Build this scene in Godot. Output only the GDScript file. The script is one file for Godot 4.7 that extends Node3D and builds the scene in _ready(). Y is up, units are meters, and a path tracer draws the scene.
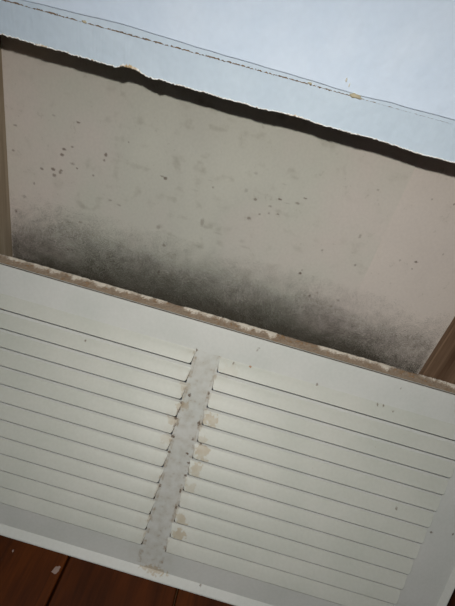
extends Node3D
# A wall opening with a louvred metal vent grille leaning under it, seen close up and lit by the camera's flash.
# World: floor at y = 0, face of the wall at z = 0, x runs along the wall. Metres.

const LEAN := 0.3718                     # grille leans on the wall at 21 degrees
const DEEP := 0.0042                      # louvres and rim stand this far proud of the sheet
const PITCH := 0.0127                    # half-inch louvre spacing
const ORIGIN := Vector3(0, 0.1553, 0.016)
const BASE := Vector3(0.0091, -0.166, 0)
const CAVITY_L := -0.1829
const CAVITY_R := 0.1838
const BACK_Z := -0.089
const ROOM_X := 1.6
const ROOM_Z := 2.7
const ROOM_Y := 2.4

var M := {}
var rng := RandomNumberGenerator.new()

func _ready():
	rng.seed = 77
	# ---- camera, sky, light, exposure
	var cam := Camera3D.new()
	cam.name = "camera"
	add_child(cam)
	cam.transform = Transform3D(Basis(Vector3(0.96102998, 0.21818503, -0.16975475), Vector3(-0.27565476, 0.80270549, -0.52884625), Vector3(0.02087674, 0.55503081, 0.83156778)).orthonormalized(), Vector3(0.0182, 0.3502, 0.2296))
	cam.keep_aspect = Camera3D.KEEP_HEIGHT
	cam.fov = rad_to_deg(2.0 * atan(303.0 / 450.0))
	cam.near = 0.01
	cam.current = true
	var env := Environment.new()
	env.background_mode = Environment.BG_SKY
	var sky := Sky.new()
	var sm := ProceduralSkyMaterial.new()
	sm.sky_top_color = Color(0.62, 0.70, 0.80)
	sm.sky_horizon_color = Color(0.82, 0.84, 0.86)
	sm.ground_bottom_color = Color(0.25, 0.25, 0.24)
	sm.ground_horizon_color = Color(0.60, 0.62, 0.62)
	sky.sky_material = sm
	env.sky = sky
	env.background_energy_multiplier = 2.6
	env.tonemap_mode = Environment.TONE_MAPPER_LINEAR
	env.tonemap_exposure = 1.0
	env.sdfgi_enabled = true
	env.ssao_enabled = true
	env.ssil_enabled = true
	var we := WorldEnvironment.new()
	we.name = "environment"
	we.environment = env
	add_child(we)
	# the flash of the camera, up and to the left of the lens: it throws the sharp shadow under the torn edge
	var flash := AreaLight3D.new()
	flash.name = "camera_flash"
	flash.light_color = Color(1.0, 0.99, 0.965)
	flash.light_energy = 0.104
	flash.area_size = Vector2(0.005, 0.005)
	flash.area_normalize_energy = true
	flash.area_range = 8.0
	flash.area_attenuation = 2.0
	flash.shadow_enabled = true
	flash.transform = Transform3D(cam.transform.basis * Basis.from_euler(Vector3(deg_to_rad(-36.0), deg_to_rad(0.0), 0)), cam.position + Vector3(-0.0143, 0.0225, 0.0))
	add_child(flash)
	# ---- structure, objects, details
	make_materials()
	make_room()
	make_floor()
	make_cavity()
	make_wall()
	make_grille()
	make_debris()

# ------------------------------------------------------------------ helpers
func tag(o, label, category = "", kind = ""):
	o.set_meta("label", label)
	if category != "":
		o.set_meta("category", category)
	if kind != "":
		o.set_meta("kind", kind)

func tool() -> SurfaceTool:
	var st := SurfaceTool.new()
	st.begin(Mesh.PRIMITIVE_TRIANGLES)
	return st

func obj(called: String, st: SurfaceTool, m: Material, parent: Node) -> MeshInstance3D:
	st.index()
	st.generate_normals()
	var o := MeshInstance3D.new()
	o.name = called
	o.mesh = st.commit()
	o.material_override = m
	o.cast_shadow = GeometryInstance3D.SHADOW_CASTING_SETTING_ON
	parent.add_child(o, true)
	return o

func node(called: String, at: Vector3, parent: Node = self) -> Node3D:
	var o := Node3D.new()
	o.name = called
	o.position = at
	parent.add_child(o, true)
	return o

func vert(st: SurfaceTool, p: Vector3, uv: Vector2):
	st.set_uv(uv)
	st.add_vertex(p)

# a, b, c, d run clockwise seen from the front
func quad(st: SurfaceTool, a: Vector3, b: Vector3, c: Vector3, d: Vector3, ua := Vector2.ZERO, ub := Vector2.ZERO, uc := Vector2.ZERO, ud := Vector2.ZERO):
	vert(st, a, ua); vert(st, b, ub); vert(st, c, uc)
	vert(st, a, ua); vert(st, c, uc); vert(st, d, ud)

func flat(st: SurfaceTool):
	st.set_smooth_group(0xFFFFFFFF)

# box with chamfered edges
func cbox(st: SurfaceTool, lo: Vector3, hi: Vector3, ch := 0.0):
	flat(st)
	var c := (lo + hi) / 2.0
	var h := (hi - lo) / 2.0
	var faces := [[Vector3(1, 0, 0), Vector3(0, 1, 0), Vector3(0, 0, 1)], [Vector3(0, 1, 0), Vector3(0, 0, 1), Vector3(1, 0, 0)], [Vector3(0, 0, 1), Vector3(1, 0, 0), Vector3(0, 1, 0)]]
	for f in faces:
		for s in [-1.0, 1.0]:
			var n: Vector3 = f[0] * s
			var a: Vector3 = f[1]
			var b: Vector3 = f[2]
			var ha: float = absf(h.dot(a)) - ch
			var hb: float = absf(h.dot(b)) - ch
			var p: Vector3 = c + n * absf(h.dot(f[0]))
			face(st, [p - a * ha - b * hb, p + a * ha - b * hb, p + a * ha + b * hb, p - a * ha + b * hb], n)
	if ch > 0.0:
		for f in faces:
			for s in [-1.0, 1.0]:
				for t in [-1.0, 1.0]:
					var a: Vector3 = f[1] * s
					var b: Vector3 = f[2] * t
					var ax: Vector3 = f[0]
					var hl: float = absf(h.dot(ax)) - ch
					var pa: Vector3 = c + a * absf(h.dot(f[1])) + b * (absf(h.dot(f[2])) - ch)
					var pb: Vector3 = c + a * (absf(h.dot(f[1])) - ch) + b * absf(h.dot(f[2]))
					face(st, [pa - ax * hl, pa + ax * hl, pb + ax * hl, pb - ax * hl], a + b)
		for sx in [-1.0, 1.0]:
			for sy in [-1.0, 1.0]:
				for sz in [-1.0, 1.0]:
					var k := Vector3(h.x * sx, h.y * sy, h.z * sz) + c
					var dx := Vector3(ch * sx, 0, 0)
					var dy := Vector3(0, ch * sy, 0)
					var dz := Vector3(0, 0, ch * sz)
					face(st, [k - dx - dy, k - dy - dz, k - dx - dz], Vector3(sx, sy, sz))

# a flat polygon whose winding is chosen so that it faces n
func face(st: SurfaceTool, p: Array, n: Vector3):
	var c: Vector3 = (p[1] - p[0]).cross(p[2] - p[0])
	if c.dot(n) > 0.0:
		p = p.duplicate()
		p.reverse()
	for i in range(1, p.size() - 1):
		vert(st, p[0], Vector2(p[0].x, p[0].y)); vert(st, p[i], Vector2(p[i].x, p[i].y)); vert(st, p[i + 1], Vector2(p[i + 1].x, p[i + 1].y))

func noise(freq: float, sd: int, oct := 3) -> FastNoiseLite:
	var n := FastNoiseLite.new()
	n.noise_type = FastNoiseLite.TYPE_SIMPLEX_SMOOTH
	n.seed = sd
	n.frequency = freq
	n.fractal_octaves = oct
	return n

func grain(w: int, h: int, freq: float, sd: int, oct := 3, seamless := false) -> PackedByteArray:
	var n := noise(freq, sd, oct)
	var im: Image = n.get_seamless_image(w, h) if seamless else n.get_image(w, h)
	im.convert(Image.FORMAT_L8)
	return im.get_data()

func texture_of(w: int, h: int, data: PackedByteArray) -> ImageTexture:
	return ImageTexture.create_from_image(Image.create_from_data(w, h, false, Image.FORMAT_RGB8, data))

func put(data: PackedByteArray, at: int, c: Vector3, k: float):
	data[at] = int(clampf(lerpf(data[at], c.x, k), 0, 255))
	data[at + 1] = int(clampf(lerpf(data[at + 1], c.y, k), 0, 255))
	data[at + 2] = int(clampf(lerpf(data[at + 2], c.z, k), 0, 255))

# ------------------------------------------------------------------ materials
func plain(c: Color, rough: float, spec := 0.5) -> StandardMaterial3D:
	var m := StandardMaterial3D.new()
	m.albedo_color = c
	m.roughness = rough
	m.metallic_specular = spec
	return m

# a tileable two-tone mottled texture, base colour to second colour
func mottled(w: int, f1: float, f2: float, sd: int, a: Vector3, b: Vector3, fine := 5.0) -> ImageTexture:
	var n1 := grain(w, w, f1, sd, 4, true)
	var n2 := grain(w, w, f2, sd + 1, 2, true)
	var d := PackedByteArray()
	d.resize(w * w * 3)
	for i in w * w:
		var t := n1[i] / 255.0
		var k := (n2[i] / 255.0 - 0.5) * fine
		d[i * 3] = int(clampf(lerpf(a.x, b.x, t) + k, 0, 255))
		d[i * 3 + 1] = int(clampf(lerpf(a.y, b.y, t) + k, 0, 255))
		d[i * 3 + 2] = int(clampf(lerpf(a.z, b.z, t) + k, 0, 255))
	return texture_of(w, w, d)

func relief(w: int, f: float, sd: int, strength: float) -> ImageTexture:
	var n := noise(f, sd, 3)
	var im := n.get_seamless_image(w, w)
	im.convert(Image.FORMAT_L8)
	im.bump_map_to_normal_map(strength)
	return ImageTexture.create_from_image(im)

func triplanar(m: StandardMaterial3D, per_metre: float):
	m.uv1_triplanar = true
	m.uv1_world_triplanar = true
	m.uv1_scale = Vector3.ONE * per_metre
	m.uv1_triplanar_sharpness = 8.0

func wood_texture(w: int, h: int, sd: int, dark: Vector3, light: Vector3, stretch: float) -> ImageTexture:
	var n := noise(0.03, sd, 4)
	var n2 := noise(0.004, sd + 5, 3)
	var fine := noise(0.22, sd + 9, 2)
	var d := PackedByteArray()
	d.resize(w * h * 3)
	for y in h:
		for x in w:
			var t := 0.5 + 0.55 * n.get_noise_2d(x, y * stretch) + 0.35 * n2.get_noise_2d(x * 1.5, y) + 0.16 * fine.get_noise_2d(x, y * stretch * 0.6)
			t = clampf(t, 0, 1)
			var i := (y * w + x) * 3
			d[i] = int(lerpf(dark.x, light.x, t))
			d[i + 1] = int(lerpf(dark.y, light.y, t))
			d[i + 2] = int(lerpf(dark.z, light.z, t))
	return texture_of(w, h, d)

func make_materials():
	var p := plain(Color(1, 1, 1), 0.7, 0.35)
	p.albedo_texture = mottled(512, 0.012, 0.09, 11, Vector3(200, 214, 231), Vector3(208, 220, 235), 4.0)
	p.normal_enabled = true
	p.normal_texture = relief(512, 0.03, 21, 3.0)
	p.normal_scale = 0.25
	triplanar(p, 5.0)
	M.paint = p
	var op := p.duplicate()
	op.albedo_texture = mottled(512, 0.012, 0.09, 15, Vector3(184, 198, 211), Vector3(191, 204, 216), 5.0)
	M.old_paint = op
	M.film_edge = plain(Color(0.72, 0.75, 0.79), 0.6)
	M.crack = plain(Color(0.47, 0.39, 0.31), 0.95)
	M.filler = plain(Color(0.80, 0.79, 0.74), 0.95)
	M.tan = plain(Color(0.70, 0.66, 0.56), 0.95)
	var core := plain(Color(1, 1, 1), 0.95, 0.2)
	core.vertex_color_use_as_albedo = true
	M.core = core
	var plaster := plain(Color(1, 1, 1), 0.8)
	plaster.albedo_texture = mottled(256, 0.02, 0.2, 31, Vector3(206, 204, 198), Vector3(220, 219, 214), 6.0)
	triplanar(plaster, 2.0)
	M.plaster = plaster
	var stud := plain(Color(1, 1, 1), 0.85, 0.2)
	stud.albedo_texture = wood_texture(256, 1024, 41, Vector3(92, 70, 54), Vector3(150, 124, 102), 0.06)
	M.stud = stud
	var pale := plain(Color(1, 1, 1), 0.85, 0.2)
	pale.albedo_texture = wood_texture(256, 1024, 47, Vector3(136, 120, 100), Vector3(178, 164, 144), 0.06)
	M.stud_pale = pale
	M.lining = plain(Color(0.56, 0.50, 0.43), 0.95)
	for k in 3:
		var f := plain(Color(1, 1, 1), 0.55, 0.25)
		f.albedo_texture = wood_texture(256, 1024, 60 + k * 13, Vector3(42, 17, 3), [Vector3(74, 34, 6), Vector3(80, 38, 7), Vector3(70, 32, 6)][k], 0.12)
		M["plank%d" % k] = f
	M.subfloor = plain(Color(0.42, 0.29, 0.18), 0.95)
	var glass := plain(Color(0.9, 0.95, 0.95, 0.08), 0.02)
	glass.transparency = BaseMaterial3D.TRANSPARENCY_ALPHA
	M.glass = glass
	M.back_board = back_material()
	var g := grille_texture()
	var sheet := plain(Color(1, 1, 1), 0.55, 0.4)
	sheet.albedo_texture = g
	sheet.cull_mode = BaseMaterial3D.CULL_DISABLED
	M.sheet = sheet
	var lv := plain(Color(0.945, 0.945, 0.925), 0.5, 0.45)
	lv.albedo_texture = g
	lv.cull_mode = BaseMaterial3D.CULL_DISABLED
	M.louver = lv
	M.crumb = plain(Color(0.42, 0.34, 0.27), 0.95)
	M.ledge_crumb = plain(Color(0.52, 0.42, 0.31), 0.95)
	var dust := plain(Color(1, 1, 1), 1.0, 0.1)
	dust.vertex_color_use_as_albedo = true
	M.dust = dust
	M.flake = plain(Color(0.50, 0.43, 0.40), 0.9, 0.2)

# grime of the grille: [u, v, half width, half height (mm), kind, strength]; kinds: tan residue, dark clump, rust
const GRIME := [[23.0, 34.9, 4.6, 4.2, 0, 0.75], [23.2, 58.9, 4.7, 5.8, 0, 0.7], [22.5, 72.3, 4.1, 4.5, 0, 0.6], [22.1, 112.3, 4.2, 3.9, 0, 0.65], [23.7, 124.5, 4.2, 4.0, 0, 0.65], [21.4, 49.6, 3.3, 3.6, 0, 0.4], [22.0, 86.7, 4.1, 3.8, 0, 0.35], [2.0, 30.4, 4.0, 4.2, 0, 0.6], [-1.1, 42.5, 4.0, 3.6, 0, 0.5], [0.0, 17.2, 3.9, 2.8, 0, 0.4], [-2.3, 57.2, 4.1, 2.9, 0, 0.3], [13.3, 160.1, 9.5, 3.3, 0, 0.75], [25.9, -1.4, 6.4, 5.4, 0, 0.15], [1.2, 54.6, 2.0, 1.2, 1, 0.95], [1.8, 66.6, 1.4, 1.1, 1, 0.8], [13.7, 64.0, 1.1, 1.2, 1, 0.9], [16.3, 70.5, 1.1, 1.2, 1, 0.9], [16.6, 80.2, 1.0, 1.2, 1, 0.9], [16.0, 92.7, 0.9, 1.5, 1, 0.8], [16.5, 106.1, 0.9, 1.4, 1, 0.8], [1.5, 93.4, 0.9, 1.5, 1, 0.8], [15.7, 40.1, 1.2, 1.8, 1, 0.9], [4.7, 22.7, 1.2, 1.4, 1, 0.85], [16.4, 17.8, 0.8, 1.2, 1, 0.8], [1.4, -8.6, 0.6, 1.0, 1, 0.8], [20.4, 53.7, 0.9, 1.5, 1, 0.8], [0.7, 29.4, 1.3, 1.1, 1, 0.7], [0.4, 34.6, 1.0, 2.1, 1, 0.7], [0.0, 41.4, 1.5, 0.9, 1, 0.8], [0.4, 45.8, 0.8, 1.8, 1, 0.7], [14.6, 52.6, 0.9, 1.4, 1, 0.7], [156.8, 58.1, 1.0, 0.9, 1, 0.6], [185.1, 68.9, 1.0, 1.0, 1, 0.95], [199.0, 65.7, 0.8, 1.0, 1, 0.9], [81.2, -8.8, 0.7, 0.9, 1, 0.85], [48.6, 161.2, 0.9, 1.0, 1, 0.8], [-58.8, 142.3, 1.2, 0.8, 1, 0.6], [121.3, -7.3, 0.8, 0.8, 1, 0.8], [125.1, -7.6, 0.8, 0.7, 1, 0.8], [131.7, -6.2, 0.7, 0.7, 1, 0.7], [-62.0, 38.7, 0.7, 0.7, 1, 0.5], [-70.1, 6.0, 0.7, 0.8, 1, 0.8], [26.3, -7.1, 0.6, 0.7, 1, 0.7], [38.4, -19.8, 0.6, 1.6, 1, 0.35], [39.2, -21.4, 1.1, 0.5, 1, 0.35], [131.7, -21.6, 0.6, 0.7, 1, 0.4], [-122.3, 0.7, 1.5, 0.7, 2, 0.95], [-117.8, 0.8, 1.5, 0.7, 2, 0.95], [-125.3, 0.5, 1.3, 0.6, 2, 0.6], [37.2, -8.0, 1.0, 0.6, 2, 0.6], [24.7, 170.3, 0.7, 0.8, 1, 0.5]]

func grille_texture() -> ImageTexture:
	var w := 1536
	var h := 768
	var d := PackedByteArray()
	d.resize(w * h * 3)
	var n1 := grain(w, h, 0.006, 101, 4)
	var n2 := grain(w, h, 0.09, 102, 3)
	var n3 := grain(w, h, 0.035, 103, 4)
	for y in h:
		var v := -35.0 + 210.0 * y / h
		for x in w:
			var i := y * w + x
			var u := -200.0 + 420.0 * x / w
			var t := n1[i] / 255.0
			var s := n2[i] / 255.0
			var q := n3[i] / 255.0
			var r := lerpf(178, 187, t) + (s - 0.5) * 6.0
			var g := lerpf(180, 187, t) + (s - 0.5) * 6.0
			var b := lerpf(175, 183, t) + (s - 0.5) * 6.0
			# grime caught on the strip between the louvres and on the louvre ends
			var grime := 0.0
			if u > -9.0 and u < 30.0 and v > -9.0 and v < 158.0:
				var side := clampf(1.0 - absf(u - 9.0) / 20.0, 0.0, 1.0)
				grime = clampf((q * 0.8 + s * 0.3 - 0.30) * 1.5, 0.0, 1.0) * side * 0.36 + clampf((s - 0.62) * 3.0, 0.0, 1.0) * clampf((q - 0.45) * 4.0, 0.0, 1.0) * side * 0.4
			if grime > 0.0 and (absf(u - 1.2) < 1.6 or absf(u - 16.8) < 1.6):
				grime += clampf((q + s * 0.5 - 0.62) * 2.0, 0.0, 1.0) * 0.5
			# thin specks scattered everywhere
			if s > 0.86 and q > 0.62:
				grime = maxf(grime, 0.25)
			d[i * 3] = int(clampf(lerpf(r, 138, grime), 0, 255))
			d[i * 3 + 1] = int(clampf(lerpf(g, 126, grime), 0, 255))
			d[i * 3 + 2] = int(clampf(lerpf(b, 110, grime), 0, 255))
	var edge := noise(0.35, 7, 3)
	for e in GRIME:
		var col: Vector3 = [Vector3(152, 134, 108), Vector3(66, 50, 38), Vector3(128, 66, 24)][e[4]]
		var reach := 1.5
		for y in range(int((e[1] - e[3] * reach + 35.0) / 210.0 * h), int((e[1] + e[3] * reach + 35.0) / 210.0 * h) + 1):
			for x in range(int((e[0] - e[2] * reach + 200.0) / 420.0 * w), int((e[0] + e[2] * reach + 200.0) / 420.0 * w) + 1):
				if x < 0 or y < 0 or x >= w or y >= h:
					continue
				var u := -200.0 + 420.0 * x / w
				var v := -35.0 + 210.0 * y / h
				var rr := Vector2((u - e[0]) / e[2], (v - e[1]) / e[3]).length()
				rr += (0.9 * edge.get_noise_2d(u * 0.7, v * 0.7) if e[4] == 0 else 0.9 * edge.get_noise_2d(u * 2.2, v * 2.2))
				var k: float = clampf((1.0 - rr) * (4.5 if e[4] == 0 else 2.0), 0.0, 1.0) * e[5] * (0.7 if e[4] == 1 else 1.0)
				if e[4] == 0:
					k *= 0.45 + 0.5 * n3[y * w + x] / 255.0
				put(d, (y * w + x) * 3, col, clampf(k, 0, 1))
	return texture_of(w, h, d)

# specks on the board at the back of the opening: [x, y, half width, half height (mm), strength]
const SPECKS := [[-58.8, 229.3, 1.5, 1.2, 0.85], [-61.3, 230.2, 1.5, 0.7, 0.5], [-127.3, 251.9, 1.6, 0.7, 0.8], [-131.2, 233.2, 1.2, 0.7, 0.6], [-137.4, 229.7, 1.6, 0.9, 0.8], [-138.9, 225.2, 1.6, 1.2, 0.75], [-130.5, 220.5, 2.0, 1.2, 0.9], [-126.9, 218.0, 0.9, 0.7, 0.7], [-139.5, 212.9, 1.2, 0.9, 0.6], [-145.9, 212.0, 1.6, 1.2, 0.8], [-155.2, 209.8, 1.5, 1.0, 0.6], [-105.2, 234.3, 1.2, 1.5, 0.8], [-106.2, 229.9, 0.9, 0.9, 0.6], [-114.0, 216.1, 0.9, 0.9, 0.5], [-89.0, 247.9, 0.7, 0.6, 0.5], [-145.7, 252.0, 1.4, 0.6, 0.3], [27.2, 237.6, 1.4, 0.8, 0.85], [32.9, 236.1, 2.1, 0.6, 0.5], [40.2, 238.3, 1.7, 0.9, 0.5], [44.2, 243.3, 1.4, 0.6, 0.7], [9.7, 232.5, 1.4, 1.2, 0.6], [21.7, 230.5, 1.4, 0.7, 0.4], [29.0, 226.2, 1.1, 0.7, 0.6], [9.0, 216.9, 1.5, 1.1, 0.55], [15.8, 222.3, 0.9, 0.8, 0.5], [22.1, 224.9, 0.9, 0.8, 0.4], [26.8, 249.0, 2.0, 0.7, 0.35], [1.6, 237.2, 1.3, 1.6, 0.25], [5.5, 251.2, 1.4, 1.0, 0.25], [8.4, 197.0, 2.3, 1.6, 0.3], [11.9, 192.8, 4.5, 1.1, 0.3], [59.4, 184.0, 1.3, 1.0, 0.95], [72.9, 166.7, 0.9, 1.0, 0.8], [77.7, 171.3, 0.9, 0.9, 0.5], [92.4, 162.7, 0.9, 0.9, 0.6], [60.0, 187.1, 0.7, 0.8, 0.4], [95.7, 169.9, 1.5, 0.7, 0.4], [137.5, 219.7, 1.3, 0.8, 1], [137.3, 213.5, 0.6, 0.5, 0.8], [91.5, 227.0, 1.0, 1.9, 0.35], [90.2, 263.0, 1.0, 0.7, 0.35], [127.0, 266.6, 0.7, 0.6, 0.35], [126.2, 217.4, 0.8, 0.8, 0.35], [142.2, 267.4, 0.6, 0.6, 0.7], [152.6, 231.0, 0.6, 0.7, 0.4], [-52.6, 148.4, 1.0, 1.9, 0.85], [-51.7, 174.7, 1.6, 1.3, 0.5], [-57.2, 190.2, 2.4, 1.7, 0.4], [-58.7, 188.8, 1.6, 1.7, 0.3], [-25.2, 203.3, 1.5, 3.2, 0.35], [-21.4, 200.1, 3.0, 1.6, 0.35], [-11.2, 198.0, 3.8, 1.1, 0.35], [-133.8, 171.5, 2.6, 1.3, 0.5], [-122.8, 173.9, 1.7, 1.1, 0.4], [-132.4, 145.6, 1.3, 1.0, 0.6], [-138.1, 168.4, 0.9, 0.9, 0.3], [-161.6, 196.2, 0.8, 1.3, 0.5], [-177.8, 167.4, 1.1, 1.8, 0.5], [-170.3, 182.7, 1.7, 1.3, 0.3], [-145.1, 207.4, 1.6, 1.3, 0.6], [-140.3, 211.1, 1.3, 1.3, 0.6], [-120.0, 188.0, 4.9, 1.7, 0.3], [-123.4, 190.4, 4.1, 1.7, 0.25], [-99.3, 200.0, 1.6, 0.8, 0.35], [-91.8, 198.0, 1.6, 0.8, 0.3], [-25.7, 237.1, 2.2, 0.7, 0.3], [-35.2, 226.6, 2.9, 0.8, 0.25], [-177.9, 218.0, 1.2, 0.8, 0.5], [-175.4, 237.3, 1.6, 0.7, 0.5], [-22.5, 232.6, 0.7, 0.7, 0.5], [96.8, 203.6, 0.8, 1.0, 0.5], [69.1, 208.1, 0.9, 0.8, 0.4]]

func back_material() -> StandardMaterial3D:
	# covers x from -0.2 to 0.2 and 0.36 m of the board's height from the foot (y = 0.08 at the lower end, measured along the surface)
	var w := 1200
	var h := 960
	var d := PackedByteArray()
	d.resize(w * h * 3)
	var n1 := grain(w, h, 0.004, 201, 4)
	var n2 := grain(w, h, 0.12, 202, 3)
	var n3 := grain(w, h, 0.02, 203, 4)
	var streak := noise(0.02, 205, 3)
	for y in h:
		for x in w:
			var i := y * w + x
			var t := n1[i] / 255.0
			var s := n2[i] / 255.0
			var q := n3[i] / 255.0
			# warm paper at the sides, greener grey smudges in the middle
			if x > w * 0.7675:
				t = t * 0.6 + 0.2
			var mid := 0.12 if x > w * 0.7675 else clampf(1.25 - absf(x - w * 0.42) / (w * 0.36) + (t - 0.5) * 0.9, 0.0, 1.0)
			var r := lerpf(216, 196, mid) + (t - 0.5) * 10.0 + (s - 0.5) * 7.0
			var g := lerpf(205, 194, mid) + (t - 0.5) * 10.0 + (s - 0.5) * 7.0
			var b := lerpf(196, 183, mid) + (t - 0.5) * 8.0 + (s - 0.5) * 7.0
			var smear := clampf((q - 0.56) * 2.4, 0, 1) * clampf(streak.get_noise_2d(x * 0.25, y * 1.7 - x * 0.12) * 2.2 + 0.2, 0, 1) * 0.3 * mid
			smear = maxf(smear, clampf((s + q - 1.36) * 2.0, 0, 1) * 0.3)
			d[i * 3] = int(lerpf(r, 116, smear))
			d[i * 3 + 1] = int(lerpf(g, 108, smear))
			d[i * 3 + 2] = int(lerpf(b, 92, smear))
	var edge := noise(0.4, 9, 3)
	for e in SPECKS:
		for y in range(int((440.0 - e[1] - e[3] * 1.6) / 360.0 * h), int((440.0 - e[1] + e[3] * 1.6) / 360.0 * h) + 1):
			for x in range(int((e[0] - e[2] * 1.6 + 200.0) / 400.0 * w), int((e[0] + e[2] * 1.6 + 200.0) / 400.0 * w) + 1):
				if x < 0 or y < 0 or x >= w or y >= h:
					continue
				var u := -200.0 + 400.0 * x / w
				var v := 440.0 - 360.0 * y / h
				var rr := Vector2((u - e[0]) / e[2], (v - e[1]) / e[3]).length() + 0.6 * edge.get_noise_2d(u * 2.5, v * 2.5)
				put(d, (y * w + x) * 3, Vector3(74, 60, 50), clampf((1.15 - rr) * (2.2 if e[2] < 1.9 else 1.0), 0, 1) * e[4] * (0.62 if e[2] < 1.9 else 0.34))
	var m := plain(Color(1, 1, 1), 0.8, 0.25)
	m.albedo_texture = texture_of(w, h, d)
	m.cull_mode = BaseMaterial3D.CULL_DISABLED
	return m

# ------------------------------------------------------------------ room
func slab(called: String, lo: Vector3, hi: Vector3, m: Material, parent: Node, ch := 0.0) -> MeshInstance3D:
	var st := tool()
	cbox(st, lo, hi, ch)
	return obj(called, st, m, parent)

func make_room():
	var c := slab("ceiling", Vector3(-ROOM_X - 0.1, ROOM_Y, -0.25), Vector3(ROOM_X + 0.1, ROOM_Y + 0.1, ROOM_Z + 0.1), M.plaster, self)
	tag(c, "white plaster ceiling of the room", "", "structure")
	var l := slab("wall_left", Vector3(-ROOM_X - 0.1, -0.05, -0.25), Vector3(-ROOM_X, ROOM_Y, ROOM_Z + 0.1), M.plaster, self)
	tag(l, "plain off-white plaster wall at one side of the room", "", "structure")
	var r := slab("wall_right", Vector3(ROOM_X, -0.05, -0.25), Vector3(ROOM_X + 0.1, ROOM_Y, ROOM_Z + 0.1), M.plaster, self)
	tag(r, "plain off-white plaster wall at the other side of the room", "", "structure")
	# unseen wall across the room; its window is added to let in fill daylight
	var f := node("wall_front", Vector3(0, 0, ROOM_Z))
	tag(f, "off-white plaster wall with an added fill-light window, facing the vent opening", "", "structure")
	slab("wall_panel", Vector3(-ROOM_X, -0.05, 0), Vector3(-0.6, ROOM_Y, 0.1), M.plaster, f)
	slab("wall_panel", Vector3(0.6, -0.05, 0), Vector3(ROOM_X, ROOM_Y, 0.1), M.plaster, f)
	slab("wall_panel", Vector3(-0.6, -0.05, 0), Vector3(0.6, 0.9, 0.1), M.plaster, f)
	slab("wall_panel", Vector3(-0.6, 2.1, 0), Vector3(0.6, ROOM_Y, 0.1), M.plaster, f)
	var wn := node("added_window_1", Vector3(0, 0.9, ROOM_Z + 0.05))
	tag(wn, "two-pane window added for fill daylight in the wall facing the vent opening", "", "structure")
	for a in [[Vector3(-0.6, 0, -0.03), Vector3(-0.55, 1.2, 0.03)], [Vector3(0.55, 0, -0.03), Vector3(0.6, 1.2, 0.03)], [Vector3(-0.55, 0, -0.03), Vector3(0.55, 0.05, 0.03)], [Vector3(-0.55, 1.15, -0.03), Vector3(0.55, 1.2, 0.03)], [Vector3(-0.55, 0.58, -0.03), Vector3(0.55, 0.62, 0.03)]]:
		slab("added_window_frame", a[0], a[1], M.plaster, wn, 0.004)
	for y in [[0.05, 0.58], [0.62, 1.15]]:
		slab("pane", Vector3(-0.55, y[0], -0.002), Vector3(0.55, y[1], 0.002), M.glass, wn)

# ------------------------------------------------------------------ floor of planks running away from the wall
func make_floor():
	var fl := node("floor", Vector3.ZERO)
	tag(fl, "dark red-brown varnished plank floor", "", "structure")
	slab("subfloor", Vector3(-ROOM_X, -0.05, -0.2), Vector3(ROOM_X, -0.018, ROOM_Z), M.subfloor, fl)
	var wide := 0.0812
	var k0 := int(floor((-ROOM_X + 0.0475) / wide))
	for k in range(k0, int(ROOM_X / wide) + 1):
		var x0 := maxf(-0.0475 + k * wide + 0.0008, -ROOM_X)
		var x1 := minf(-0.0475 + (k + 1) * wide - 0.0008, ROOM_X)
		if x1 - x0 < 0.005:
			continue
		var st := tool()
		flat(st)
		var z0 := -0.0
		var z1 := ROOM_Z
		var ch := 0.0006
		var du := rng.randf()
		var dv := rng.randf()
		var prof := [Vector2(x0, -0.018), Vector2(x0, -ch), Vector2(x0 + ch, 0), Vector2(x1 - ch, 0), Vector2(x1, -ch), Vector2(x1, -0.018)]
		for i in prof.size() - 1:
			var a: Vector2 = prof[i]
			var b: Vector2 = prof[i + 1]
			var ua := (a.x - x0) / 0.1 + du
			var ub := (b.x - x0) / 0.1 + du
			quad(st, Vector3(a.x, a.y, z1), Vector3(a.x, a.y, z0), Vector3(b.x, b.y, z0), Vector3(b.x, b.y, z1), Vector2(ua, z1 * 2.4 + dv), Vector2(ua, z0 * 2.4 + dv), Vector2(ub, z0 * 2.4 + dv), Vector2(ub, z1 * 2.4 + dv))
		obj("plank", st, M["plank%d" % (absi(k * 7) % 3)], fl)

# ------------------------------------------------------------------ the stud bay behind the opening
func back_profile() -> Array:
	var out := []
	for y in [0.9, 0.44, 0.34, 0.26, 0.2]:
		out.append(Vector2(BACK_Z, y))
	for y in [0.15, 0.1, 0.0]:
		out.append(Vector2(BACK_Z, y))
	return out

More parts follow.
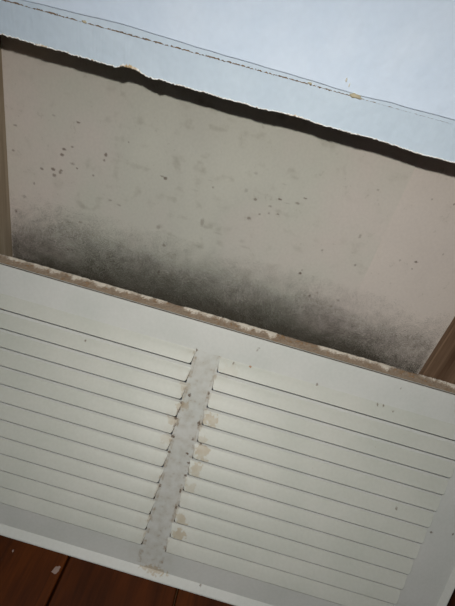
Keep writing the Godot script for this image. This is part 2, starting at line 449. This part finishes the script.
func board(called: String, x0: float, x1: float, dz: float, parent: Node):
	var st := tool()
	st.set_smooth_group(1)
	var prof := back_profile()
	var along := 0.0
	var vs := []
	for i in prof.size():
		var p: Vector2 = prof[i]
		if i > 0:
			along += p.distance_to(prof[i - 1])
		vs.append((along - 0.46) / 0.36)
	for i in prof.size() - 1:
		var a: Vector2 = prof[i]
		var b: Vector2 = prof[i + 1]
		var u0 := (x0 + 0.2) / 0.4
		var u1 := (x1 + 0.2) / 0.4
		quad(st, Vector3(x0, a.y, a.x + dz), Vector3(x1, a.y, a.x + dz), Vector3(x1, b.y, b.x + dz), Vector3(x0, b.y, b.x + dz), Vector2(u0, vs[i]), Vector2(u1, vs[i]), Vector2(u1, vs[i + 1]), Vector2(u0, vs[i + 1]))
	# thickness behind
	flat(st)
	for i in prof.size() - 1:
		var a: Vector2 = prof[i]
		var b: Vector2 = prof[i + 1]
		quad(st, Vector3(x1, a.y, a.x - 0.01), Vector3(x0, a.y, a.x - 0.01), Vector3(x0, b.y, b.x - 0.01), Vector3(x1, b.y, b.x - 0.01))
	for x in [x0, x1]:
		for i in prof.size() - 1:
			var a: Vector2 = prof[i]
			var b: Vector2 = prof[i + 1]
			quad(st, Vector3(x, a.y, a.x + dz), Vector3(x, a.y, a.x - 0.01), Vector3(x, b.y, b.x - 0.01), Vector3(x, b.y, b.x + dz))
	obj(called, st, M.back_board, parent)

func stud_mesh(called: String, lo: Vector3, hi: Vector3, parent: Node) -> MeshInstance3D:
	var st := tool()
	flat(st)
	var ch := 0.0015
	var prof := [Vector2(lo.x, lo.z + ch), Vector2(lo.x, hi.z - ch), Vector2(lo.x + ch, hi.z), Vector2(hi.x - ch, hi.z), Vector2(hi.x, hi.z - ch), Vector2(hi.x, lo.z + ch), Vector2(hi.x - ch, lo.z), Vector2(lo.x + ch, lo.z)]
	var run := 0.0
	for i in prof.size():
		var a: Vector2 = prof[i]
		var b: Vector2 = prof[(i + 1) % prof.size()]
		var u0 := run / 0.1
		run += a.distance_to(b)
		var u1 := run / 0.1
		quad(st, Vector3(a.x, hi.y, a.y), Vector3(b.x, hi.y, b.y), Vector3(b.x, lo.y, b.y), Vector3(a.x, lo.y, a.y), Vector2(u0, 0), Vector2(u1, 0), Vector2(u1, (hi.y - lo.y) * 2.5), Vector2(u0, (hi.y - lo.y) * 2.5))
	face(st, [Vector3(lo.x, hi.y, lo.z), Vector3(hi.x, hi.y, lo.z), Vector3(hi.x, hi.y, hi.z), Vector3(lo.x, hi.y, hi.z)], Vector3.UP)
	return obj(called, st, M.stud, parent)

func make_cavity():
	var cv := node("wall_cavity", Vector3.ZERO)
	tag(cv, "dusty grey-beige board at the back of the wall opening", "", "structure")
	board("back_board", CAVITY_L - 0.03, 0.107, 0.0, cv)
	board("back_board", 0.107, CAVITY_R + 0.03, 0.00012, cv)
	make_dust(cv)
	slab("rear_wall", Vector3(-0.3, -0.05, -0.19), Vector3(0.3, 0.95, -0.175), M.lining, cv)
	slab("top_plate", Vector3(-0.3, 0.9, -0.18), Vector3(0.3, 0.94, -0.0095), M.stud, cv)
	slab("side_closure", Vector3(-0.3, -0.05, -0.18), Vector3(-0.26, 0.95, -0.0095), M.lining, cv)
	slab("side_closure", Vector3(0.26, -0.05, -0.18), Vector3(0.3, 0.95, -0.0095), M.lining, cv)
	var strip := stud_mesh("nailing_strip", Vector3(CAVITY_R + 0.0006, 0.0, -0.0888), Vector3(CAVITY_R + 0.02, 0.9, -0.0795), cv)
	strip.set_meta("label", "narrow brown nailing strip behind the stud")
	slab("corner_lining", Vector3(CAVITY_L - 0.004, 0.0, -0.17), Vector3(CAVITY_L - 0.0005, 0.9, -0.078), M.lining, cv)
	var a := stud_mesh("wall_stud", Vector3(CAVITY_L - 0.038, 0.0, -0.0995), Vector3(CAVITY_L, 0.9, -0.0097), self)
	a.material_override = M.stud_pale
	tag(a, "brown timber stud at the side of the opening beside the reddish specks", "", "structure")
	var b := stud_mesh("wall_stud", Vector3(CAVITY_R, 0.0, -0.0790), Vector3(CAVITY_R + 0.038, 0.9, -0.0097), self)
	tag(b, "dark brown timber stud in front of a narrow nailing strip, on the board seam side", "", "structure")

# ------------------------------------------------------------------ the wall with its torn opening
func along(pts: Array, x: float) -> float:
	if x <= pts[0][0]:
		return pts[0][1]
	for i in pts.size() - 1:
		if x <= pts[i + 1][0]:
			return lerpf(pts[i][1], pts[i + 1][1], (x - pts[i][0]) / (pts[i + 1][0] - pts[i][0]))
	return pts[-1][1]

const TOP_EDGE := [[-184, 309.6], [-127, 309.6], [-111, 309.5], [-108, 309.4], [-105, 309.5], [-80, 309.2], [-69, 309.4], [-66, 310.7], [-60, 310.5], [-57, 309.9], [-53, 308.9], [-51, 308.9], [-49.5, 308.4], [-48, 309.1], [-30, 309.0], [0, 308.7], [20, 309.2], [40, 308.8], [60, 309.2], [80, 308.4], [99, 308.3], [184, 308.2]]

func make_wall():
	var wl := node("wall_back", Vector3.ZERO)
	tag(wl, "pale blue painted wallboard with a rough-cut vent opening", "", "structure")
	# panels around the opening
	slab("wall_panel", Vector3(-ROOM_X, 0, -0.0095), Vector3(CAVITY_L, 0.3242, 0), M.paint, wl)
	slab("wall_panel", Vector3(CAVITY_R, 0, -0.0095), Vector3(ROOM_X, 0.3242, 0), M.paint, wl)
	slab("wall_panel", Vector3(-ROOM_X, 0.3258, -0.0095), Vector3(ROOM_X, ROOM_Y, -0.0002), M.paint, wl)
	var jag := noise(0.35, 301, 3)
	var slow := noise(0.05, 302, 2)
	var step := 0.0006
	var nx := int((CAVITY_R - CAVITY_L) / step)
	# painted strip between the crack and the torn edge, its raw edge a part of its own
	var st := tool()
	st.set_smooth_group(1)
	var raw := tool()
	raw.set_smooth_group(1)
	var rows := []
	for i in nx + 1:
		var x := CAVITY_L + (CAVITY_R - CAVITY_L) * i / nx
		var mx := x * 1000.0
		var y: float = along(TOP_EDGE, mx) / 1000.0 + 0.00065 * jag.get_noise_1d(mx * 3.0) + 0.0004 * slow.get_noise_1d(mx)
		var torn := smoothstep(0.0, 1.0, 1.0 - absf(mx + 62.0) / 7.0)
		torn = maxf(torn, 0.45 * smoothstep(0.0, 1.0, 1.0 - absf(mx + 107.0) / 5.0))
		torn = maxf(torn, 0.3 * smoothstep(0.0, 1.0, 1.0 - absf(mx - 20.0) / 6.0))
		var bare := 0.00030 + 0.0007 * maxf(0.0, jag.get_noise_1d(mx * 2.0 + 900.0)) + torn * (0.0010 + 0.0008 * jag.get_noise_1d(mx * 4.0 + 50.0))
		bare = maxf(bare, 0.0001)
		var top := 0.3243 + 0.00018 * jag.get_noise_1d(mx * 2.0 + 400.0)
		rows.append([x, y, bare, top, torn, jag.get_noise_1d(mx * 5.0 + 77.0)])
	for i in nx:
		var a: Array = rows[i]
		var b: Array = rows[i + 1]
		quad(st, Vector3(a[0], a[3], 0), Vector3(b[0], b[3], 0), Vector3(b[0], b[1] + b[2], -0.0016), Vector3(a[0], a[1] + a[2], -0.0016))
	st.set_smooth_group(2)
	for i in nx:
		var a: Array = rows[i]
		var b: Array = rows[i + 1]
		quad(st, Vector3(a[0], a[3], -0.002), Vector3(b[0], b[3], -0.002), Vector3(b[0], b[3], 0), Vector3(a[0], a[3], 0))
		quad(st, Vector3(b[0], b[3], -0.0095), Vector3(a[0], a[3], -0.0095), Vector3(a[0], a[1] + 0.001, -0.0095), Vector3(b[0], b[1] + 0.001, -0.0095))
	obj("painted_strip", st, M.old_paint, wl)
	for i in nx:
		var e := [rows[i], rows[i + 1]]
		var p := []
		for k in 2:
			var r: Array = e[k]
			var tint := Color(0.46, 0.34, 0.20).lerp(Color(0.80, 0.80, 0.78), clampf(0.85 + 1.1 * r[5] - 0.75 * r[4], 0, 1))
			p.append([Vector3(r[0], r[1] + r[2], -0.0016), Vector3(r[0], r[1] + r[2] * 0.35, -0.0012 + 0.0003 * r[4]), Vector3(r[0], r[1], -0.0015), Vector3(r[0], r[1] + 0.0003, -0.005), Vector3(r[0], r[1] + 0.001, -0.0095), tint])
		for k in 4:
			for c in [[0, k], [1, k], [1, k + 1], [0, k], [1, k + 1], [0, k + 1]]:
				raw.set_color(p[c[0]][5])
				vert(raw, p[c[0]][c[1]], Vector2.ZERO)
	var re := obj("torn_edge", raw, M.core, wl)
	re.set_meta("label", "ragged tan and white torn edge of the wallboard")
	# the crack: a groove with crumbling filler at its bottom
	var ck := tool()
	cbox(ck, Vector3(-0.5, 0.3235, -0.0095), Vector3(0.5, 0.3262, -0.0003))
	var co := obj("crack", ck, M.crack, wl)
	co.set_meta("label", "brown crumbling crack running above the opening")
	# band of old paint above the crack and the newer paint film that ends just above it
	var bd := tool()
	var fm := tool()
	bd.set_smooth_group(1)
	fm.set_smooth_group(1)
	var film_pts := [[-184, 327.0], [-116, 326.5], [-90, 327.2], [-67, 327.7], [-30, 326.7], [12, 326.3], [38, 325.6], [46, 325.4], [60, 325.9], [90, 326.0], [184, 326.2]]
	var open_pts := [[-184, 0.5], [-100, 0.5], [-60, 0.45], [-20, 0.5], [30, 0.4], [44, 0.25], [70, 0.12], [184, 0.06]]
	var xs := [-ROOM_X]
	var n := 420
	for i in n + 1:
		xs.append(-0.2 + 0.4 * i / n)
	xs.append(ROOM_X)
	var q := []
	for x in xs:
		var mx: float = x * 1000.0
		var lo: float = 0.3243 + along(open_pts, mx) * 0.001 * clampf(0.75 + 2.2 * jag.get_noise_1d(mx * 2.0 + 1200.0), 0.05, 1.5) + 0.00012 * jag.get_noise_1d(mx * 4.0 + 40.0)
		var fy: float = along(film_pts, mx) / 1000.0 + 0.0002 * slow.get_noise_1d(mx + 300.0)
		var fz: float = 0.00045 + 0.00012 * slow.get_noise_1d(mx * 0.7 + 90.0)
		q.append([x, lo, maxf(fy, lo + 0.0003), fz])
	for i in q.size() - 1:
		var a: Array = q[i]
		var b: Array = q[i + 1]
		bd.set_smooth_group(1)
		quad(bd, Vector3(a[0], a[2] + 0.001, 0.0001), Vector3(b[0], b[2] + 0.001, 0.0001), Vector3(b[0], b[1], 0.0001), Vector3(a[0], a[1], 0.0001))
		bd.set_smooth_group(2)
		quad(bd, Vector3(a[0], a[1], 0.0001), Vector3(b[0], b[1], 0.0001), Vector3(b[0], b[1], -0.002), Vector3(a[0], a[1], -0.002))
		fm.set_smooth_group(1)
		quad(fm, Vector3(a[0], ROOM_Y, a[3]), Vector3(b[0], ROOM_Y, b[3]), Vector3(b[0], b[2] + 0.0006, b[3]), Vector3(a[0], a[2] + 0.0006, a[3]))
		quad(fm, Vector3(a[0], a[2] + 0.0006, a[3]), Vector3(b[0], b[2] + 0.0006, b[3]), Vector3(b[0], b[2], b[3] - 0.00025), Vector3(a[0], a[2], a[3] - 0.00025))
		quad(fm, Vector3(a[0], a[2], a[3] - 0.00025), Vector3(b[0], b[2], b[3] - 0.00025), Vector3(b[0], b[2] + 0.0003, 0), Vector3(a[0], a[2] + 0.0003, 0))
	obj("old_paint_band", bd, M.old_paint, wl)
	obj("paint_film", fm, M.paint, wl)
	# chips where the paint came away over the crack and just above it
	for c in [[0.0435, 0.3249, 0.0029, 0.0009, 0.0009], [0.0376, 0.3302, 0.0004, 0.0011, 0.0007], [0.0396, 0.3285, 0.0003, 0.0009, 0.0007], [0.0225, 0.3250, 0.0010, 0.0004, 0.0008], [-0.0850, 0.3248, 0.0012, 0.0005, 0.0008]]:
		var chip := tool()
		chip.set_smooth_group(1)
		var ring := []
		for i in 18:
			var a := TAU * i / 18.0
			var rr := 1.0 + 0.6 * jag.get_noise_2d(cos(a) * 3.0 + c[0] * 9000.0, sin(a) * 3.0)
			ring.append(Vector3(c[0] + c[2] * rr * cos(a), c[1] + c[3] * rr * sin(a) - 0.08 * c[2] * cos(a), c[4]))
		var top := Vector3(c[0], c[1], c[4] + 0.0002)
		for i in 18:
			var a: Vector3 = ring[i]
			var d: Vector3 = ring[(i + 1) % 18]
			vert(chip, top, Vector2.ZERO); vert(chip, d, Vector2.ZERO); vert(chip, a, Vector2.ZERO)
			quad(chip, a, d, d - Vector3(0, 0, 0.0009), a - Vector3(0, 0, 0.0009))
		var ch := obj("paint_chip", chip, M.tan if c[2] > 0.0005 else M.filler, wl)
		ch.set_meta("label", "tan chipped spot by the crack" if c[2] > 0.0005 else "pale scratch above the crack")
	# crumbs of filler along the crack
	var cr := tool()
	for k in 170:
		var x := rng.randf_range(-0.125, 0.045)
		var s := rng.randf_range(0.0001, 0.00028)
		lump(cr, Vector3(x, 0.3245 + rng.randf_range(-0.00025, 0.00035), 0.0001), Vector3(s * 1.6, s, s * 0.7))
	var co2 := obj("crack_crumbs", cr, M.crumb, wl)
	co2.set_meta("kind", "stuff")
	# wallboard below the opening, its cut top edge broken into brown core and white flakes
	slab("wall_panel", Vector3(CAVITY_L, 0, -0.0095), Vector3(CAVITY_R, 0.1765, 0), M.paint, wl)
	make_ledge(wl)

func lump(st: SurfaceTool, at: Vector3, r: Vector3):
	st.set_smooth_group(1)
	var p := [Vector3(1, 0, 0), Vector3(-1, 0, 0), Vector3(0, 1, 0), Vector3(0, -1, 0), Vector3(0, 0, 1), Vector3(0, 0, -1)]
	var q := []
	for v in p:
		q.append(at + v * r * rng.randf_range(0.7, 1.3))
	for t in [[0, 2, 4], [2, 1, 4], [1, 3, 4], [3, 0, 4], [2, 0, 5], [1, 2, 5], [3, 1, 5], [0, 3, 5]]:
		vert(st, q[t[0]], Vector2.ZERO); vert(st, q[t[2]], Vector2.ZERO); vert(st, q[t[1]], Vector2.ZERO)

func make_ledge(wl: Node):
	var st := tool()
	st.set_smooth_group(1)
	var na := noise(0.16, 401, 3)
	var nb := noise(0.7, 402, 3)
	var nc := noise(0.03, 403, 2)
	# vertex colours are linear values: brown gypsum core and white paper facing
	var nx := 620
	var nz := 16
	var rows := []
	for i in nx + 1:
		var row := []
		var x := CAVITY_L + (CAVITY_R - CAVITY_L) * i / nx
		var mx := x * 1000.0
		# how far the white facing reaches forward from the rear edge; missing in places
		var reach := 0.36 + 0.30 * na.get_noise_1d(mx) + 0.3 * nc.get_noise_1d(mx * 2.0)
		for g in [[66.0, 12.0], [52.0, 4.0], [137.0, 9.0], [-20.0, 6.0]]:
			reach -= 0.75 * smoothstep(0.0, 1.0, 1.2 - absf(mx - g[0]) / g[1])
		for j in nz + 1:
			var t := float(j) / nz
			var z := -0.0095 * t
			var y := 0.1782 + 0.0003 * nb.get_noise_2d(mx, z * 1000.0) + 0.0003 * na.get_noise_2d(mx * 0.7, z * 1000.0)
			var white := clampf((t - (1.0 - reach) + 0.35 * nb.get_noise_2d(mx * 1.3, z * 1600.0 + 40.0)) * 5.0, 0, 1)
			y += white * 0.0005
			var c := Color(0.23, 0.175, 0.125).lerp(Color(0.31, 0.25, 0.195), clampf(0.5 + nb.get_noise_2d(mx * 0.8 + 70.0, z * 900.0), 0, 1))
			c = c.lerp(Color(0.25, 0.165, 0.10), clampf(2.0 * na.get_noise_2d(mx * 1.4, z * 700.0 + 11.0) - 0.35, 0, 1))
			c = c.lerp(Color(0.66, 0.61, 0.53), white * 0.92)
			row.append([Vector3(x, y, z), c])
		row.insert(0, [Vector3(x, 0.1765, 0.0001), row[0][1]])
		row.append([Vector3(x, 0.17, -0.0095), row[-1][1]])
		rows.append(row)
	for i in nx:
		for j in nz + 2:
			for e in [[i, j], [i, j + 1], [i + 1, j + 1], [i, j], [i + 1, j + 1], [i + 1, j]]:
				st.set_color(rows[e[0]][e[1]][1])
				vert(st, rows[e[0]][e[1]][0], Vector2.ZERO)
	var o := obj("cut_edge", st, M.core, wl)
	o.set_meta("label", "raw brown cut edge of the wallboard with white flakes")
	# loose lumps of core standing on the edge
	var cr := tool()
	for k in 90:
		var near := [0.0545, 0.066, 0.137][k % 3] as float
		var x := rng.randf_range(-0.17, 0.17) if k > 30 else near + rng.randf_range(-0.006, 0.006)
		var s := rng.randf_range(0.0003, 0.0008)
		lump(cr, Vector3(x, 0.1783, rng.randf_range(-0.0088, -0.004)), Vector3(s * 1.5, s * 0.8, s))
	var c := obj("core_crumbs", cr, M.ledge_crumb, wl)
	c.set_meta("kind", "stuff")

# ------------------------------------------------------------------ the vent grille
# the grille's own axes: u along the wall, v down its face, w out of its face
func gp(u: float, v: float, w: float) -> Vector3:
	return Vector3(u, -v, w) - BASE

func guv(u: float, v: float) -> Vector2:
	return Vector2((u + 0.2) / 0.42, (v + 0.035) / 0.21)

func plate(st: SurfaceTool, u0: float, u1: float, v0: float, v1: float, w := -DEEP):
	flat(st)
	var t := 0.0008
	quad(st, gp(u0, v0, w), gp(u1, v0, w), gp(u1, v1, w), gp(u0, v1, w), guv(u0, v0), guv(u1, v0), guv(u1, v1), guv(u0, v1))
	quad(st, gp(u1, v0, w - t), gp(u0, v0, w - t), gp(u0, v1, w - t), gp(u1, v1, w - t), guv(u1, v0), guv(u0, v0), guv(u0, v1), guv(u1, v1))
	for e in [[u0, v0, u1, v0], [u1, v0, u1, v1], [u1, v1, u0, v1], [u0, v1, u0, v0]]:
		quad(st, gp(e[0], e[1], w), gp(e[0], e[1], w - t), gp(e[2], e[3], w - t), gp(e[2], e[3], w), guv(e[0], e[1]), guv(e[0], e[1]), guv(e[2], e[3]), guv(e[2], e[3]))

const RISE := 0.00845                     # width of a louvre from its bend to its free edge
const FLARE := 0.0013                    # a louvre is this much longer at its bend

func make_louver(u0: float, u1: float, vl: float, parent: Node):
	var st := tool()
	var bs := [0.0, 0.06, 0.15, 0.35, 0.6, 0.8, 0.86, 0.92, 0.96, 0.985, 1.0]
	var r := 0.0013
	var nxs := 10
	var grid := []
	for b in bs:
		var left: float = u0 - FLARE * (1.0 - b)
		var right: float = u1 + FLARE * (1.0 - b)
		var gap: float = (1.0 - b) * RISE
		if gap < r:
			var cut := r - sqrt(maxf(0.0, r * r - (r - gap) * (r - gap)))
			left += cut
			right -= cut
		var lift := 0.0
		if b > 0.15:
			lift = DEEP * (0.18 + (b - 0.15) / 0.85 * 0.82 + 0.05 * sin(PI * (b - 0.15) / 0.85))
		else:
			lift = DEEP * 0.18 * pow(b / 0.15, 1.5)
		var row := []
		for i in nxs + 1:
			row.append([lerpf(left, right, float(i) / nxs), vl - RISE * (1.0 - b), -DEEP + lift])
		grid.append(row)
	st.set_smooth_group(1)
	for j in bs.size() - 1:
		for i in nxs:
			var a: Array = grid[j][i]
			var b: Array = grid[j][i + 1]
			var c: Array = grid[j + 1][i + 1]
			var d: Array = grid[j + 1][i]
			quad(st, gp(a[0], a[1], a[2]), gp(b[0], b[1], b[2]), gp(c[0], c[1], c[2]), gp(d[0], d[1], d[2]), guv(a[0], a[1]), guv(b[0], b[1]), guv(c[0], c[1]), guv(d[0], d[1]))
	# free edge turned down by the thickness of the sheet
	st.set_smooth_group(2)
	var last: Array = grid[-1]
	for i in nxs:
		var a: Array = last[i]
		var b: Array = last[i + 1]
		quad(st, gp(a[0], a[1], a[2]), gp(b[0], b[1], b[2]), gp(b[0], b[1] - 0.0002, b[2] - 0.0008), gp(a[0], a[1] - 0.0002, a[2] - 0.0008), guv(a[0], a[1]), guv(b[0], b[1]), guv(b[0], b[1]), guv(a[0], a[1]))
	# closed ends drawn down to the sheet
	st.set_smooth_group(4)
	for side in [0, nxs]:
		var ue := u0 - FLARE if side == 0 else u1 + FLARE
		for j in bs.size() - 1:
			var a: Array = grid[j][side]
			var b: Array = grid[j + 1][side]
			var sg := -1.0 if side == 0 else 1.0
			var ka: float = ue - sg * FLARE * 0.55 * bs[j]
			var kb: float = ue - sg * FLARE * 0.55 * bs[j + 1]
			quad(st, gp(a[0], a[1], a[2]), gp(b[0], b[1], b[2]), gp(kb, b[1], -DEEP), gp(ka, a[1], -DEEP), guv(a[0], a[1]), guv(b[0], b[1]), guv(kb, b[1]), guv(ka, a[1]))
	obj("louver", st, M.louver, parent)

func make_grille():
	var g := node("vent_grille", Vector3.ZERO)
	g.rotation.x = -LEAN
	g.position = ORIGIN + g.basis * BASE
	tag(g, "grimy off-white metal vent grille with two columns of louvres leaning below the opening", "vent grille")
	var gap := 0.0182
	var wid := 0.1625
	var ul0 := -wid
	var ul1 := 0.0
	var ur0 := gap
	var ur1 := gap + wid
	var in_u0 := gap - 0.2090
	var in_u1 := 0.2090
	var in_v0 := -0.0278
	var in_v1 := 0.1606
	# sheet with slots: frame pieces, the centre strip and the webs between slots
	var st := tool()
	var top := -RISE
	var low := 11.0 * PITCH
	plate(st, in_u0, in_u1, in_v0 + 0.0008, top)
	plate(st, in_u0, ul0 - FLARE, top, low + 0.0041)
	plate(st, ul1 + FLARE * 0.4, ur0 - FLARE * 0.4, top, low + 0.0041)
	plate(st, ur1 + FLARE, in_u1, top, low + 0.0041)
	plate(st, in_u0, in_u1, low + 0.0041, in_v1)
	for k in 11:
		var slot := 0.0024 + 0.0018 * k / 11.0
		for c in [[ul0 - FLARE, ul1 + FLARE * 0.4], [ur0 - FLARE * 0.4, ur1 + FLARE]]:
			plate(st, c[0], c[1], k * PITCH + slot, (k + 1) * PITCH - RISE + 0.0001)
	obj("sheet", st, M.sheet, g)
	for k in 12:
		make_louver(ul0, ul1, k * PITCH, g)
	for k in 12:
		make_louver(ur0, ur1, k * PITCH, g)
	# rim: four mitred strips flaring towards the viewer
	var ot := 0.0012
	var ob := 0.0056
	var os := 0.0034
	var ci := [[in_u0, in_v0], [in_u1, in_v0], [in_u1, in_v1], [in_u0, in_v1]]
	var co := [[in_u0 - os, in_v0 - ot], [in_u1 + os, in_v0 - ot], [in_u1 + os, in_v1 + ob], [in_u0 - os, in_v1 + ob]]
	for k in 4:
		var a: Array = ci[k]
		var b: Array = ci[(k + 1) % 4]
		var c: Array = co[(k + 1) % 4]
		var d: Array = co[k]
		var rt := tool()
		rt.set_smooth_group(1)
		var inner := [gp(a[0], a[1], -DEEP), gp(b[0], b[1], -DEEP)]
		var mid := [gp(lerpf(a[0], d[0], 0.85), lerpf(a[1], d[1], 0.85), -0.00025), gp(lerpf(b[0], c[0], 0.85), lerpf(b[1], c[1], 0.85), -0.00025)]
		var lip := [gp(d[0], d[1], -0.0002), gp(c[0], c[1], -0.0002)]
		var under := [gp(d[0], d[1], -0.0010), gp(c[0], c[1], -0.0010)]
		var back := [gp(a[0], a[1], -DEEP - 0.0008), gp(b[0], b[1], -DEEP - 0.0008)]
		var ua := guv(a[0], a[1])
		var ub := guv(b[0], b[1])
		var uc := guv(c[0], c[1])
		var ud := guv(d[0], d[1])
		quad(rt, mid[0], mid[1], inner[1], inner[0], ud, uc, ub, ua)
		rt.set_smooth_group(2)
		quad(rt, lip[0], lip[1], mid[1], mid[0], ud, uc, uc, ud)
		rt.set_smooth_group(4)
		quad(rt, under[0], under[1], lip[1], lip[0], ud, uc, uc, ud)
		rt.set_smooth_group(8)
		quad(rt, back[0], back[1], under[1], under[0], ua, ub, uc, ud)
		obj("rim", rt, M.sheet, g)
	# crumbs of dirt caught at the louvre ends
	var cr := tool()
	for e in GRIME:
		if e[4] != 1 or e[0] < -5.0 or e[0] > 22.0 or e[1] > 115.0:
			continue
		for k in 3:
			var s := rng.randf_range(0.00012, 0.00035)
			var u: float = (e[0] + rng.randf_range(-0.6, 0.6) * e[2]) / 1000.0
			var v: float = (e[1] + rng.randf_range(-0.6, 0.6) * e[3]) / 1000.0
			var on_strip := u > 0.0009 and u < 0.0174
			var ph := fposmod(v, PITCH) / PITCH
			var w := -DEEP if on_strip else -DEEP + DEEP * clampf((ph - 0.3) / 0.7, 0, 1)
			lump(cr, gp(u, v, w), Vector3(s, s * 1.2, s * 0.7))
	var c := obj("dirt_crumbs", cr, M.crumb, g)
	c.set_meta("kind", "stuff")

# ------------------------------------------------------------------ flakes on the floor
func flake(called: String, at: Vector3, size: float, label: String, sd: int, slant: float):
	var st := tool()
	st.set_smooth_group(1)
	var n := noise(1.3, sd, 2)
	var ring := []
	var count := 14
	for i in count:
		var a := TAU * i / count
		var r := size * (1.0 + 0.5 * n.get_noise_2d(cos(a) * 2.0, sin(a) * 2.0))
		ring.append(Vector3(r * 0.75 * cos(a), 0.0002 + 0.12 * size * absf(n.get_noise_1d(i * 3.0)), r * 1.1 * sin(a)).rotated(Vector3.UP, slant))
	var mid := Vector3(0, 0.0006 + size * 0.12, 0)
	for i in count:
		var a: Vector3 = ring[i]
		var b: Vector3 = ring[(i + 1) % count]
		st.set_smooth_group(1)
		vert(st, mid, Vector2.ZERO); vert(st, a, Vector2.ZERO); vert(st, b, Vector2.ZERO)
		st.set_smooth_group(2)
		quad(st, a, Vector3(a.x, 0, a.z), Vector3(b.x, 0, b.z), b)
	var o := obj(called, st, M.flake, self)
	o.position = at
	tag(o, label, "paint flake")

func make_debris():
	flake("paint_flake", Vector3(-0.0520, 0, 0.0875), 0.0027, "greyish flake of paint lying beside a joint of the floorboards", 501, -0.5)
	flake("paint_flake", Vector3(-0.0858, 0, 0.0836), 0.0008, "tiny pale speck of paint on the middle of a floorboard", 502, 0.3)

# dust grains stuck to the foot of the back board, thick at the bottom and thinning out in tongues
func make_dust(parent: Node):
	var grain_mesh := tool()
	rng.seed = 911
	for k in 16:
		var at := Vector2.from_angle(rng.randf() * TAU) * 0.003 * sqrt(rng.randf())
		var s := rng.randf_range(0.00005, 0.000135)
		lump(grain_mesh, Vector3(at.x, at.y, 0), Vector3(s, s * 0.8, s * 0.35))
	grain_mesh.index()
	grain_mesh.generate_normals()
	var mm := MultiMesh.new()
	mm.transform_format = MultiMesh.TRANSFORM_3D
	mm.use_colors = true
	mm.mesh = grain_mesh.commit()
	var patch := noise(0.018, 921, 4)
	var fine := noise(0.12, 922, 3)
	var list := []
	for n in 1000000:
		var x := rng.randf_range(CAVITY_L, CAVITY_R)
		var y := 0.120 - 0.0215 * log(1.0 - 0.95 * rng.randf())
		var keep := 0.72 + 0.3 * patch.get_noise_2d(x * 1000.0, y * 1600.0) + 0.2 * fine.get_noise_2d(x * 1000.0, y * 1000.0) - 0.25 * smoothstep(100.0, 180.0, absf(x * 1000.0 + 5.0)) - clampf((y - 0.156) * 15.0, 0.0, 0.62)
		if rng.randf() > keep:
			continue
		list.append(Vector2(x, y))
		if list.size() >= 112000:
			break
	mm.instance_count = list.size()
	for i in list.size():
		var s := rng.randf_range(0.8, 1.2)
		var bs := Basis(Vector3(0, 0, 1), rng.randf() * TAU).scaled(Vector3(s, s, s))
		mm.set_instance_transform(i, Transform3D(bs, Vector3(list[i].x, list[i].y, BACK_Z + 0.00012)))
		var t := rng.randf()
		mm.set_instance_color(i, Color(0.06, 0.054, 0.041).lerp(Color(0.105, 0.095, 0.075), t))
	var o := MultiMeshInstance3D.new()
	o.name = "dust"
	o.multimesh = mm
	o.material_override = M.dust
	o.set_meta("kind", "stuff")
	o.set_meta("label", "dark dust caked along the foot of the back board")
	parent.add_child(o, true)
